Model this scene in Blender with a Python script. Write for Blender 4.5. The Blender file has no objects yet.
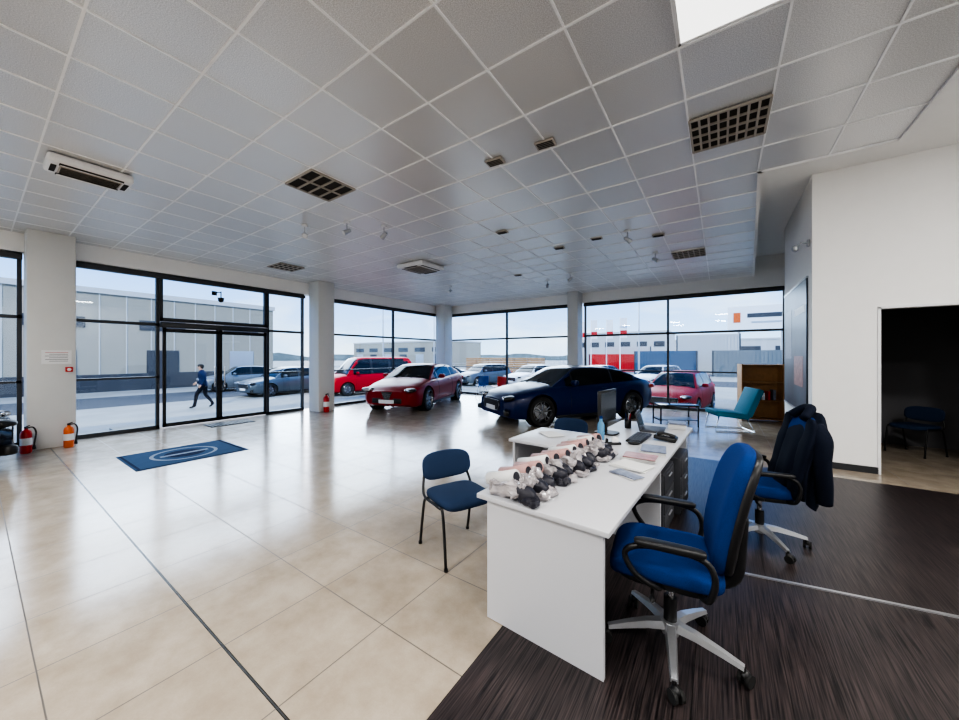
import bpy, bmesh, math, random
import numpy as np
from mathutils import Vector, Matrix, Euler, noise
random.seed(7)
scene=bpy.context.scene
COL=scene.collection
pi=math.pi

# ------------------------------------------------------------------ materials
MATS={}
def newmat(name):
    m=bpy.data.materials.new(name); m.use_nodes=True
    nt=m.node_tree; b=nt.nodes['Principled BSDF']
    return m,nt,b
def mat(name,col=(.5,.5,.5),rough=.5,metal=0.,coat=0.,emit=0.,noise_amt=.06,nscale=40.,bump=0.,spec=.5):
    if name in MATS: return MATS[name]
    m,nt,b=newmat(name)
    c=(*col,1)
    tc=nt.nodes.new('ShaderNodeTexCoord'); nz=nt.nodes.new('ShaderNodeTexNoise')
    nz.inputs['Scale'].default_value=nscale; nz.inputs['Detail'].default_value=4
    nt.links.new(tc.outputs['Object'],nz.inputs['Vector'])
    mx=nt.nodes.new('ShaderNodeMix'); mx.data_type='RGBA'
    nt.links.new(nz.outputs['Fac'],mx.inputs['Factor'])
    mx.inputs['A'].default_value=(*[max(0,x*(1-noise_amt)) for x in col],1)
    mx.inputs['B'].default_value=(*[min(1,x*(1+noise_amt)) for x in col],1)
    nt.links.new(mx.outputs['Result'],b.inputs['Base Color'])
    b.inputs['Roughness'].default_value=rough; b.inputs['Metallic'].default_value=metal
    b.inputs['Coat Weight'].default_value=coat; b.inputs['Coat Roughness'].default_value=.04
    b.inputs['Specular IOR Level'].default_value=spec
    if bump>0:
        bp=nt.nodes.new('ShaderNodeBump'); bp.inputs['Strength'].default_value=bump; bp.inputs['Distance'].default_value=.01
        nt.links.new(nz.outputs['Fac'],bp.inputs['Height']); nt.links.new(bp.outputs['Normal'],b.inputs['Normal'])
    if emit>0:
        b.inputs['Emission Color'].default_value=c; b.inputs['Emission Strength'].default_value=emit
    MATS[name]=m; return m
def glassmat():
    m=bpy.data.materials.new('window_glass'); m.use_nodes=True; nt=m.node_tree
    for n in list(nt.nodes): nt.nodes.remove(n)
    o=nt.nodes.new('ShaderNodeOutputMaterial'); t=nt.nodes.new('ShaderNodeBsdfTransparent'); g=nt.nodes.new('ShaderNodeBsdfGlossy')
    t.inputs['Color'].default_value=(.90,.96,.99,1); g.inputs['Roughness'].default_value=.0
    mx=nt.nodes.new('ShaderNodeMixShader'); mx.inputs[0].default_value=.03
    nt.links.new(t.outputs[0],mx.inputs[1]); nt.links.new(g.outputs[0],mx.inputs[2]); nt.links.new(mx.outputs[0],o.inputs[0])
    return m
GLASS=glassmat()

def N(nt,t,**k):
    n=nt.nodes.new(t)
    for a,v in k.items(): setattr(n,a,v)
    return n
def math_n(nt,op,a,b=None):
    n=nt.nodes.new('ShaderNodeMath'); n.operation=op
    for i,x in enumerate((a,b)):
        if x is None: continue
        if isinstance(x,(int,float)): n.inputs[i].default_value=x
        else: nt.links.new(x,n.inputs[i])
    return n.outputs[0]
def mixc(nt,f,a,b):
    n=nt.nodes.new('ShaderNodeMix'); n.data_type='RGBA'
    for key,x in (('Factor',f),('A',a),('B',b)):
        if isinstance(x,(int,float)): n.inputs[key].default_value=x
        elif isinstance(x,tuple): n.inputs[key].default_value=(*x,1)
        else: nt.links.new(x,n.inputs[key])
    return n.outputs['Result']

def floor_tile_mat():
    m,nt,b=newmat('floor_ceramic_tile')
    tc=N(nt,'ShaderNodeTexCoord'); sp=N(nt,'ShaderNodeSeparateXYZ'); nt.links.new(tc.outputs['Object'],sp.inputs[0])
    def joint(out,off,w):
        a=math_n(nt,'ADD',out,off); a=math_n(nt,'DIVIDE',a,.6); fr=math_n(nt,'FRACT',a)
        d=math_n(nt,'ABSOLUTE',math_n(nt,'SUBTRACT',fr,.5)); return math_n(nt,'GREATER_THAN',d,.5-w/.6/2), math_n(nt,'FLOOR',a)
    jx,ix=joint(sp.outputs[0],1.06+60,.0065); jy,iy=joint(sp.outputs[1],-.79+60,.0065)
    j=math_n(nt,'MAXIMUM',jx,jy)
    big=math_n(nt,'LESS_THAN',math_n(nt,'ABSOLUTE',math_n(nt,'SUBTRACT',sp.outputs[1],.79)),.007)
    cb=N(nt,'ShaderNodeCombineXYZ'); nt.links.new(ix,cb.inputs[0]); nt.links.new(iy,cb.inputs[1])
    wn=N(nt,'ShaderNodeTexWhiteNoise'); nt.links.new(cb.outputs[0],wn.inputs[0])
    nz=N(nt,'ShaderNodeTexNoise'); nz.inputs['Scale'].default_value=3.5; nz.inputs['Detail'].default_value=10; nz.inputs['Roughness'].default_value=.65; nt.links.new(tc.outputs['Object'],nz.inputs['Vector'])
    nr=N(nt,'ShaderNodeValToRGB'); nr.color_ramp.elements[0].position=.35; nr.color_ramp.elements[1].position=.65; nt.links.new(nz.outputs['Fac'],nr.inputs[0])
    nz2=N(nt,'ShaderNodeTexNoise'); nz2.inputs['Scale'].default_value=120; nz2.inputs['Detail'].default_value=3; nt.links.new(tc.outputs['Object'],nz2.inputs['Vector'])
    c=mixc(nt,nr.outputs[0],(.35,.285,.21),(.50,.43,.345))
    c=mixc(nt,math_n(nt,'MULTIPLY',wn.outputs['Value'],.3),c,(.36,.30,.235))
    c=mixc(nt,math_n(nt,'MULTIPLY',nz2.outputs['Fac'],.45),c,(.27,.225,.17))
    c=mixc(nt,j,c,(.11,.09,.07)); c=mixc(nt,big,c,(.03,.03,.03))
    nt.links.new(c,b.inputs['Base Color'])
    r=math_n(nt,'ADD',math_n(nt,'MULTIPLY',nz.outputs['Fac'],.10),.12); r=math_n(nt,'ADD',r,math_n(nt,'MULTIPLY',j,.3))
    nt.links.new(r,b.inputs['Roughness']); b.inputs['Specular IOR Level'].default_value=.75
    bp=N(nt,'ShaderNodeBump'); bp.inputs['Strength'].default_value=.3; bp.inputs['Distance'].default_value=.002; bp.invert=True
    nt.links.new(j,bp.inputs['Height']); nt.links.new(bp.outputs['Normal'],b.inputs['Normal'])
    return m
def wood_floor_mat():
    m,nt,b=newmat('dark_laminate')
    tc=N(nt,'ShaderNodeTexCoord'); mp=N(nt,'ShaderNodeMapping'); mp.inputs['Scale'].default_value=(70,1.6,1)
    nt.links.new(tc.outputs['Object'],mp.inputs[0])
    nz=N(nt,'ShaderNodeTexNoise'); nz.inputs['Scale'].default_value=2; nz.inputs['Detail'].default_value=8; nt.links.new(mp.outputs[0],nz.inputs['Vector'])
    rp=N(nt,'ShaderNodeValToRGB'); rp.color_ramp.elements[0].position=.36; rp.color_ramp.elements[0].color=(.008,.007,.008,1)
    rp.color_ramp.elements[1].position=.70; rp.color_ramp.elements[1].color=(.070,.052,.050,1)
    nt.links.new(nz.outputs['Fac'],rp.inputs[0])
    sp=N(nt,'ShaderNodeSeparateXYZ'); nt.links.new(tc.outputs['Object'],sp.inputs[0])
    fr=math_n(nt,'FRACT',math_n(nt,'DIVIDE',math_n(nt,'ADD',sp.outputs[0],20.06),.19))
    c=mixc(nt,math_n(nt,'LESS_THAN',fr,.02),rp.outputs[0],(.004,.004,.004))
    nt.links.new(c,b.inputs['Base Color']); b.inputs['Roughness'].default_value=.36; b.inputs['Specular IOR Level'].default_value=.45
    return m
def ceiling_mat():
    m,nt,b=newmat('ceiling_perforated_tile')
    tc=N(nt,'ShaderNodeTexCoord'); sp=N(nt,'ShaderNodeSeparateXYZ'); nt.links.new(tc.outputs['Object'],sp.inputs[0])
    ix=math_n(nt,'FLOOR',math_n(nt,'DIVIDE',math_n(nt,'ADD',sp.outputs[0],60-.36),.6)); iy=math_n(nt,'FLOOR',math_n(nt,'DIVIDE',math_n(nt,'ADD',sp.outputs[1],60-5.2),.6))
    cb=N(nt,'ShaderNodeCombineXYZ'); nt.links.new(ix,cb.inputs[0]); nt.links.new(iy,cb.inputs[1])
    wn=N(nt,'ShaderNodeTexWhiteNoise'); nt.links.new(cb.outputs[0],wn.inputs[0])
    nz=N(nt,'ShaderNodeTexNoise'); nz.inputs['Scale'].default_value=140; nz.inputs['Detail'].default_value=4; nt.links.new(tc.outputs['Object'],nz.inputs['Vector'])
    rp=N(nt,'ShaderNodeValToRGB'); rp.color_ramp.elements[0].position=.36; rp.color_ramp.elements[0].color=(.60,.595,.59,1)
    rp.color_ramp.elements[1].position=.66; rp.color_ramp.elements[1].color=(.87,.865,.86,1)
    nt.links.new(nz.outputs['Fac'],rp.inputs[0])
    c=mixc(nt,math_n(nt,'MULTIPLY',wn.outputs['Value'],.25),rp.outputs[0],(.56,.56,.56))
    nt.links.new(c,b.inputs['Base Color']); b.inputs['Roughness'].default_value=.33; b.inputs['Metallic'].default_value=.35
    geo=N(nt,'ShaderNodeNewGeometry'); vm=N(nt,'ShaderNodeVectorMath',operation='SUBTRACT'); nt.links.new(wn.outputs['Color'],vm.inputs[0]); vm.inputs[1].default_value=(.5,.5,.5)
    vs=N(nt,'ShaderNodeVectorMath',operation='SCALE'); nt.links.new(vm.outputs[0],vs.inputs[0]); vs.inputs['Scale'].default_value=.06
    va=N(nt,'ShaderNodeVectorMath',operation='ADD'); nt.links.new(geo.outputs['Normal'],va.inputs[0]); nt.links.new(vs.outputs[0],va.inputs[1])
    vn=N(nt,'ShaderNodeVectorMath',operation='NORMALIZE'); nt.links.new(va.outputs[0],vn.inputs[0]); nt.links.new(vn.outputs[0],b.inputs['Normal'])
    return m
M_TILE=floor_tile_mat(); M_WOOD=wood_floor_mat(); M_CEIL=ceiling_mat()
M_WALL=mat('white_plaster',(.86,.85,.83),.85,noise_amt=.02,nscale=8)
M_WALLD=mat('shade_tinted_plaster',(.13,.13,.14),.9)  # dimness of the back room is put into this wall colour
M_COLUMN=mat('column_paint',(.66,.66,.64),.8,noise_amt=.03,nscale=6)
M_TBAR=mat('ceiling_tbar',(.92,.92,.92),.5)
M_FRAME=mat('window_frame_dark',(.045,.047,.052),.4,.3)
M_BLACK=mat('black_plastic',(.010,.010,.011),.42)
M_RUB=mat('rubber',(.012,.012,.012),.8)
M_CHROME=mat('brushed_steel',(.62,.63,.65),.25,1.)
M_SILVER=mat('silver_paint',(.5,.51,.53),.32,.8)
M_BLUE=mat('royal_blue_fabric',(.008,.035,.15),.95,noise_amt=.45,nscale=300,bump=.2,spec=.2)
M_SLATE=mat('slate_blue_fabric',(.022,.040,.085),.9,noise_amt=.35,nscale=300,bump=.2,spec=.2)
M_DESK=mat('desk_laminate',(.53,.535,.56),.4,noise_amt=.10,nscale=300)
M_WHITE=mat('white_plastic',(.78,.78,.78),.45)
M_DARKGR=mat('charcoal_laminate',(.05,.052,.06),.5)
M_TEAL=mat('teal_fabric',(.01,.17,.26),.8,noise_amt=.2,nscale=200)
M_WOODL=mat('light_wood',(.42,.22,.085),.5,noise_amt=.25,nscale=12)
M_RED=mat('red_enamel',(.50,.01,.01),.3)
M_ORANGE=mat('orange_plastic',(.65,.12,.015),.4)

# ------------------------------------------------------------------ mesh builder
def sp_(x,e): return math.copysign(abs(x)**e,x)
class B:
    def __init__(s): s.v=[];s.f=[];s.mi=[];s.sm=[];s.mats=[]
    def slot(s,m):
        if m not in s.mats: s.mats.append(m)
        return s.mats.index(m)
    def add(s,vs,fs,m,smooth=False,M=None):
        o=len(s.v)
        for p in vs:
            p=Vector(p); s.v.append(tuple(M@p if M is not None else p))
        for k,f in enumerate(fs):
            mm=m[k] if isinstance(m,list) else m
            s.f.append([i+o for i in f]); s.mi.append(s.slot(mm)); s.sm.append(smooth)
    def box(s,c,size,m,rot=(0,0,0),bev=0,M=None,seg=2):
        T=Matrix.Translation(c)@Euler(rot).to_matrix().to_4x4()
        if M is not None: T=M@T
        bm=bmesh.new(); bmesh.ops.create_cube(bm,size=1)
        for v in bm.verts: v.co=Vector((v.co.x*size[0],v.co.y*size[1],v.co.z*size[2]))
        if bev>0: bmesh.ops.bevel(bm,geom=list(bm.edges),offset=min(bev,min(size)*.49),segments=seg,affect='EDGES',profile=.5)
        bm.verts.index_update()
        s.add([v.co.copy() for v in bm.verts],[[v.index for v in f.verts] for f in bm.faces],m,bev>0,T); bm.free()
    def cyl(s,p1,p2,r1,m,r2=None,seg=20,M=None,smooth=True):
        r2=r1 if r2 is None else r2
        p1=Vector(p1);p2=Vector(p2);d=(p2-p1).normalized()
        a=d.orthogonal().normalized();b=d.cross(a)
        vs=[];fs=[]
        for p,r in ((p1,r1),(p2,r2)):
            for i in range(seg):
                t=2*pi*i/seg; vs.append(p+a*r*math.cos(t)+b*r*math.sin(t))
        for i in range(seg): fs.append([i,(i+1)%seg,seg+(i+1)%seg,seg+i])
        s.add(vs,fs,m,smooth,M); s.add(vs,[list(range(seg))[::-1],list(range(seg,2*seg))],m,False,M)
    def tube(s,pts,r,m,seg=10,M=None,smooth_n=0,closed=False):
        pts=[Vector(p) for p in pts]
        if smooth_n: pts=catmull(pts,smooth_n,closed)
        n=len(pts); rr=r if isinstance(r,list) else [r]*n
        if len(rr)!=n: rr=[float(x) for x in np.interp(np.linspace(0,1,n),np.linspace(0,1,len(rr)),rr)]
        vs=[];fs=[];prev=None
        for i,p in enumerate(pts):
            if closed: d=(pts[(i+1)%n]-pts[i-1]).normalized()
            else: d=(pts[min(i+1,n-1)]-pts[max(i-1,0)]).normalized()
            a=d.orthogonal().normalized() if prev is None else (prev-d*prev.dot(d)).normalized()
            prev=a;b=d.cross(a)
            for k in range(seg):
                t=2*pi*k/seg; vs.append(p+(a*math.cos(t)+b*math.sin(t))*rr[i])
        for i in range(n if closed else n-1):
            for k in range(seg):
                j=(i+1)%n
                fs.append([i*seg+k,i*seg+(k+1)%seg,j*seg+(k+1)%seg,j*seg+k])
        if not closed: fs+= [list(range(seg))[::-1],list(range((n-1)*seg,n*seg))]
        s.add(vs,fs,m,True,M)
    def sell(s,c,rad,m,e1=1.,e2=1.,nu=14,nv=24,rot=(0,0,0),deform=None,M=None,smooth=True,zmin=None):
        T=Matrix.Translation(c)@Euler(rot).to_matrix().to_4x4()
        if M is not None: T=M@T
        vs=[];fs=[]
        for i in range(nu+1):
            u=-pi/2+pi*i/nu
            for k in range(nv):
                w=-pi+2*pi*k/nv
                p=Vector((rad[0]*sp_(math.cos(u),e1)*sp_(math.cos(w),e2),rad[1]*sp_(math.cos(u),e1)*sp_(math.sin(w),e2),rad[2]*sp_(math.sin(u),e1)))
                if deform: p=deform(p)
                p=T@p
                if zmin is not None: p.z=max(p.z,zmin)
                vs.append(p)
        for i in range(nu):
            for k in range(nv): fs.append([i*nv+k,i*nv+(k+1)%nv,(i+1)*nv+(k+1)%nv,(i+1)*nv+k])
        s.add(vs,fs,m,smooth)
    def lathe(s,prof,m,seg=28,M=None,smooth=True):
        vs=[];fs=[];n=len(prof)
        for r,h in prof:
            for k in range(seg):
                t=2*pi*k/seg; vs.append((r*math.cos(t),r*math.sin(t),h))
        for i in range(n-1):
            for k in range(seg): fs.append([i*seg+k,i*seg+(k+1)%seg,(i+1)*seg+(k+1)%seg,(i+1)*seg+k])
        s.add(vs,fs,m,smooth,M)
    def prism(s,poly,z0,z1,m,M=None):
        n=len(poly); vs=[(x,y,z0) for x,y in poly]+[(x,y,z1) for x,y in poly]
        fs=[list(range(n))[::-1],list(range(n,2*n))]+[[i,(i+1)%n,n+(i+1)%n,n+i] for i in range(n)]
        s.add(vs,fs,m,False,M)
    def mesh(s,name):
        me=bpy.data.meshes.new(name); me.from_pydata(s.v,[],s.f)
        for m in s.mats: me.materials.append(m)
        me.polygons.foreach_set('material_index',s.mi); me.polygons.foreach_set('use_smooth',s.sm); me.update(); return me
    def obj(s,name,loc=(0,0,0),rz=0,parent=None,sharp=None,recalc=True):
        me=s.mesh(name)
        if recalc:
            bm=bmesh.new(); bm.from_mesh(me); bmesh.ops.recalc_face_normals(bm,faces=list(bm.faces)); bm.to_mesh(me); bm.free()
        if sharp: me.set_sharp_from_angle(angle=math.radians(sharp))
        o=bpy.data.objects.new(name,me); COL.objects.link(o); o.location=loc; o.rotation_euler=(0,0,rz)
        if parent: o.parent=parent
        return o
def catmull(P,n,closed=False):
    out=[];L=len(P)
    for i in range(L if closed else L-1):
        if closed: a,b,c,d=P[i-1],P[i],P[(i+1)%L],P[(i+2)%L]
        else: a,b,c,d=P[max(i-1,0)],P[i],P[i+1],P[min(i+2,L-1)]
        for k in range(n):
            t=k/n; out.append(.5*((2*b)+(c-a)*t+(2*a-5*b+4*c-d)*t*t+(3*b-a-3*c+d)*t**3))
    if not closed: out.append(P[-1])
    return out
def ang(x,y): return math.atan2(y,x)

# ------------------------------------------------------------------ room shell
XL,YB,XR,YF=-10.2,12.0,4.2,-6.0
HC,HU=3.75,4.25
b=B(); b.box(((XL+XR)/2,(YF+YB)/2,-.225),(XR-XL+.3,YB-YF+.3,.45),M_TILE); fo=b.obj('floor')
b=B(); b.box(((-1.06+XR)/2,(YF+6.45)/2,.003),(XR+1.06,6.45-YF,.006),M_WOOD); b.obj('floor_laminate')
b=B(); b.box(((XL+XR)/2,(YF+YB)/2,HU+.1),(XR-XL+.9,YB-YF+.9,.2),M_WALL); b.obj('ceiling_upper')
def xedge(y): return 1.46 if y<5.2 else .36+(y-5.2)/6.8*.36
b=B(); b.prism([(XL,YF),(1.46,YF),(1.46,5.2),(.36,5.2),(.72,YB),(XL,YB)],HC,HC+.02,M_CEIL); b.obj('ceiling')
b=B()
xs=[.36+.6*i for i in range(-18,2)]
TB=.015
for xx in xs:
    if xx<XL: continue
    y1=5.2 if xx>.3 else YB
    b.box((xx,(YF+y1)/2,HC-.004),(TB,y1-YF,.008),M_TBAR)
for i in range(-19,12):
    yy=5.2+.6*i
    if yy<YF or yy>YB: continue
    x1=xedge(yy-.001) if yy<=5.2 else xedge(yy)
    b.box(((XL+x1)/2,yy,HC-.0045),(x1-XL,TB,.009),M_TBAR)
b.obj('trim_1')
b=B()
b.prism([(1.46,YF),(1.50,YF),(1.50,5.24),(1.46,5.24)],HC-.02,HU,M_WALL)
b.prism([(.36,5.2),(1.46,5.2),(1.46,5.24),(.40,5.24)],HC-.02,HU,M_WALL)
b.prism([(.36,5.2),(.40,5.2),(.76,YB),(.72,YB)],HC-.02,HU,M_WALL)
b.obj('trim_2')
b=B(); b.box((XL,(YF+YB)/2,(3.42+HU)/2),(.25,YB-YF,HU-3.42),M_WALL); b.obj('wall_left')
b=B(); b.box(((XL+XR)/2,YB,(3.42+HU)/2),(XR-XL,.25,HU-3.42),M_WALL); b.box(((1.65+XR)/2,YB,1.71),(XR-1.65,.25,3.42),M_WALL); b.obj('wall_back')
b=B(); b.box((XR+.06,(YF+YB)/2,HU/2),(.12,YB-YF,HU),M_WALL); b.obj('wall_right')
b=B(); b.box(((XL+XR)/2,YF-.06,HU/2),(XR-XL,.12,HU),M_WALL); b.obj('wall_front')
b=B()
b.box(((1.11+1.765)/2,7.03,HU/2),(.655,.12,HU),M_WALL)
b.box(((1.765+3.0)/2,7.03,(2.26+HU)/2),(1.235,.12,HU-2.26),M_WALL)
b.box(((3.0+XR)/2,7.03,HU/2),(XR-3.0,.12,HU),M_WALL); b.obj('wall_office')
b=B(); b.box((1.17,(7.09+9.6)/2,HU/2),(.12,2.51,HU),M_WALL); b.obj('wall_partition')
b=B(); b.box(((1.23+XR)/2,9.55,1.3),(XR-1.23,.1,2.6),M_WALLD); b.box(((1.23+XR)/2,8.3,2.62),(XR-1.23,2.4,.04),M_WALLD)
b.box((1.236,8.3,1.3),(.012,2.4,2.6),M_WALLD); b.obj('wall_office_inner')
b=B(); b.box(((1.11+1.765)/2,6.962,.045),(.66,.014,.09),M_FRAME); b.obj('baseboard_office')
b=B(); b.box((1.103,(6.97+9.6)/2,.045),(.014,2.62,.09),M_FRAME); b.obj('baseboard_partition')
b=B(); b.box((1.775,7.03,1.13),(.03,.15,2.26),M_WHITE); b.box((2.99,7.03,1.13),(.03,.15,2.26),M_WHITE); b.box((2.38,7.03,2.255),(1.24,.15,.03),M_WHITE); b.obj('trim_3')
for i,(cx,cy,sx,sy) in enumerate([(-9.87,.81,.55,.55),(-9.66,5.86,.5,.5),(-9.75,11.5,.5,.5),(-4.05,11.6,.36,.5),(1.52,11.7,.3,.45),(-9.87,-4.6,.55,.55)]):
    b=B(); b.box((cx,cy,HC/2),(sx,sy,HC),M_COLUMN,bev=.01); b.obj('column')
b=B(); b.box((1.15,3.40,.010),(2.5,.022,.010),M_SILVER,rot=(0,0,.19)); b.obj('trim_4')

# ------------------------------------------------------------------ windows
wn=[0]
def window(axis,pos,a0,a1,mull,z0=.0,z1=3.42,tr=(1.14,2.29)):
    wn[0]+=1; b=B()
    def bar(a,z,sa,sz,dep=.09,m=M_FRAME,off=0):
        if axis=='Y': b.box((pos+off,a,z),(dep,sa,sz),m)
        else: b.box((a,pos-off,z),(sa,dep,sz),m)
    L=a1-a0
    bar((a0+a1)/2,z0+.04,L,.08); bar((a0+a1)/2,z1-.03,L,.06); bar((a0+a1)/2,z1-.08,L,.08,.13,M_DARKGR,.06)
    for a in [a0+.03,a1-.03]+list(mull): bar(a,(z0+z1)/2,.055,z1-z0)
    edges=[a0]+sorted(mull)+[a1]
    for i in range(len(edges)-1):
        c=(edges[i]+edges[i+1])/2; w=edges[i+1]-edges[i]
        for t in tr: bar(c,t,w,.04 if t<2 else .06)
        a,e=edges[i]+.03,edges[i+1]-.03
        if axis=='Y': b.box((pos-.01,(a+e)/2,(z0+z1)/2),(.006,e-a,z1-z0-.1),GLASS)
        else: b.box(((a+e)/2,pos+.01,(z0+z1)/2),(e-a,.006,z1-z0-.1),GLASS)
    b.obj('window_%d'%wn[0])
window('Y',XL,-6,-1.9,[-3.9]); window('Y',XL,-1.9,.52,[-.8])
window('Y',XL,1.09,2.36,[]); window('Y',XL,4.57,5.6,[]); window('Y',XL,2.36,4.57,[],z0=2.37,tr=())
window('Y',XL,6.12,YB-.1,[9.06])
window('X',YB,XL+.1,-4.25,[-6.93]); window('X',YB,-3.85,1.4,[-1.3])
b=B()
b.box((XL+.04,3.465,2.29),(.18,2.19,.12),M_FRAME,bev=.01)
for y0,y1 in ((2.40,3.46),(3.46,4.54)):
    for y in (y0+.03,y1-.03): b.box((XL+.07,y,1.13),(.05,.055,2.2),M_BLACK)
    for z in (.07,2.17): b.box((XL+.07,(y0+y1)/2,z),(.05,y1-y0,.08),M_BLACK)
    b.box((XL+.07,(y0+y1)/2,1.1),(.008,y1-y0-.1,2.1),GLASS)
    b.box((XL+.11,y1-.10 if y0<3 else y0+.10,1.1),(.03,.03,.5),M_CHROME,bev=.008)
b.obj('door_1')

# ------------------------------------------------------------------ ceiling fixtures
M_VOID=mat('grille_void',(.03,.026,.022),.8); M_GRB=mat('grille_bar',(.42,.38,.33),.5)
def grille(x,y,nx,ny,w=.58,h=.58):
    b=B(); z=-.012
    b.box((0,0,.0),(w,h,.01),M_VOID)
    for i in range(nx+1): b.box((-w/2+w*i/nx,0,z),(.018,h,.02),M_GRB)
    for i in range(ny+1): b.box((0,-h/2+h*i/ny,z),(w,.018,.02),M_GRB)
    b.obj('ceiling_grille',(x,y,HC-.008))
grille(.06,4.0,8,4,.58,.58); grille(-4.14,2.5,2,4); grille(-.54,8.5,6,4); grille(-8.6,4.3,3,5); 
def cassette(x,y,rz,w=.62,l=.78):
    b=B(); b.box((0,0,-.05),(w,l,.10),M_WHITE,bev=.035,seg=4); b.box((0,0,-.105),(w*.55,l*.72,.012),M_GRB,bev=.004)
    for s in (-1,1):
        b.box((s*w*.38,0,-.102),(.05,l*.74,.012),M_VOID); b.box((s*w*.38,0,-.112),(.02,l*.72,.006),M_WHITE,rot=(0,.5*s,0))
        b.box((0,s*l*.42,-.102),(w*.5,.04,.012),M_VOID)
    for i in range(9): b.box((-w*.24+i*w*.06,0,-.113),(.006,l*.68,.006),M_VOID)
    b.obj('air_conditioner',(x,y,HC-.008),rz)
cassette(-5.95,.78,0,.42,.66); cassette(-5.84,6.05,0,.8,.8)
def spot(x,y,w=.2,h=.13):
    b=B(); b.box((0,0,-.008),(w,h,.016),M_GRB,bev=.004); 
    for i in range(4): b.box((0,-h*.3+i*h*.2,-.018),(w*.8,h*.08,.006),M_VOID)
    b.obj('air_vent',(x,y,HC-.008),.1)
for p in [(-1.45,3.28),(-2.04,3.27),(-1.85,6.45),(-2.62,6.6),(-3.1,5.2),(-.9,6.9),(-4.4,8.2)]: spot(*p)
def tracklamp(x,y,a):
    b=B(); b.cyl((0,0,0),(0,0,-.03),.05,M_WHITE); b.cyl((0,0,-.03),(0,0,-.13),.009,M_SILVER)
    R=Euler((0,1.0,a)).to_matrix().to_4x4(); T=Matrix.Translation((0,0,-.16))@R@Matrix.Scale(.75,4)
    b.cyl((0,0,.08),(0,0,-.08),.04,M_SILVER,.055,M=T); b.cyl((0,0,-.081),(0,0,-.085),.047,M_WHITE,M=T); b.tube([(0,.05,0),(0,.06,.05),(0,0,.1),(0,-.06,.05),(0,-.05,0)],.006,M_SILVER,M=T,smooth_n=3)
    b.obj('ceiling_spotlight',(x,y,HC-.008))
for i,p in enumerate([(-4.55,3.85),(-4.9,3.4),(-5.6,3.1),(-1.3,6.35),(-4.0,9.2),(-3.2,8.8),(-6.8,8.3),(-1.1,8.0)]): tracklamp(p[0],p[1],i*1.3)
M_LUM=mat('luminaire_or_fill_diffuser',(.95,.95,.93),.5,emit=.9)
def luminaire_or_fill(x,y,watt,z=HC):
    b=B(); b.box((0,0,-.006),(.57,.57,.012),M_LUM); 
    for s in (-1,1): b.box((s*.29,0,-.008),(.02,.6,.018),M_WHITE); b.box((0,s*.29,-.008),(.6,.02,.018),M_WHITE)
    o=b.obj('luminaire_or_fill_panel',(x,y,z-.008))
    l=bpy.data.lights.new('panel_or_fill_lamp','AREA'); l.shape='SQUARE'; l.size=.56; l.energy=watt; l.color=(1,.98,.95)
    lo=bpy.data.objects.new('panel_or_fill_lamp',l); COL.objects.link(lo); lo.parent=o; lo.location=(0,0,-.03)
luminaire_or_fill(.06,2.46,22)
for p in [(-2.34,-1.1),(-5.34,-1.7),(.06,-1.7),(-2.34,-3.5),(-7.74,-3.5)]: luminaire_or_fill(*p,48)  # made-up fill panels behind the camera, added to light the room
luminaire_or_fill(2.9,3.3,80,HU); luminaire_or_fill(2.9,.3,60,HU)  # added fill panels out of view, brighten right wall and dark floor
b=B(); b.sell((0,0,0),(.06,.06,.06),M_BLACK); b.cyl((0,0,.2),(0,0,.05),.012,M_BLACK); b.cyl((0,0,.05),(0,0,.02),.065,M_BLACK); b.tube([(0,0,.18),(-.2,0,.2),(-.42,0,.2)],.012,M_BLACK); b.box((-.40,0,.2),(.03,.10,.10),M_BLACK); b.obj('security_camera',(-9.7,3.35,2.92))

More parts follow.
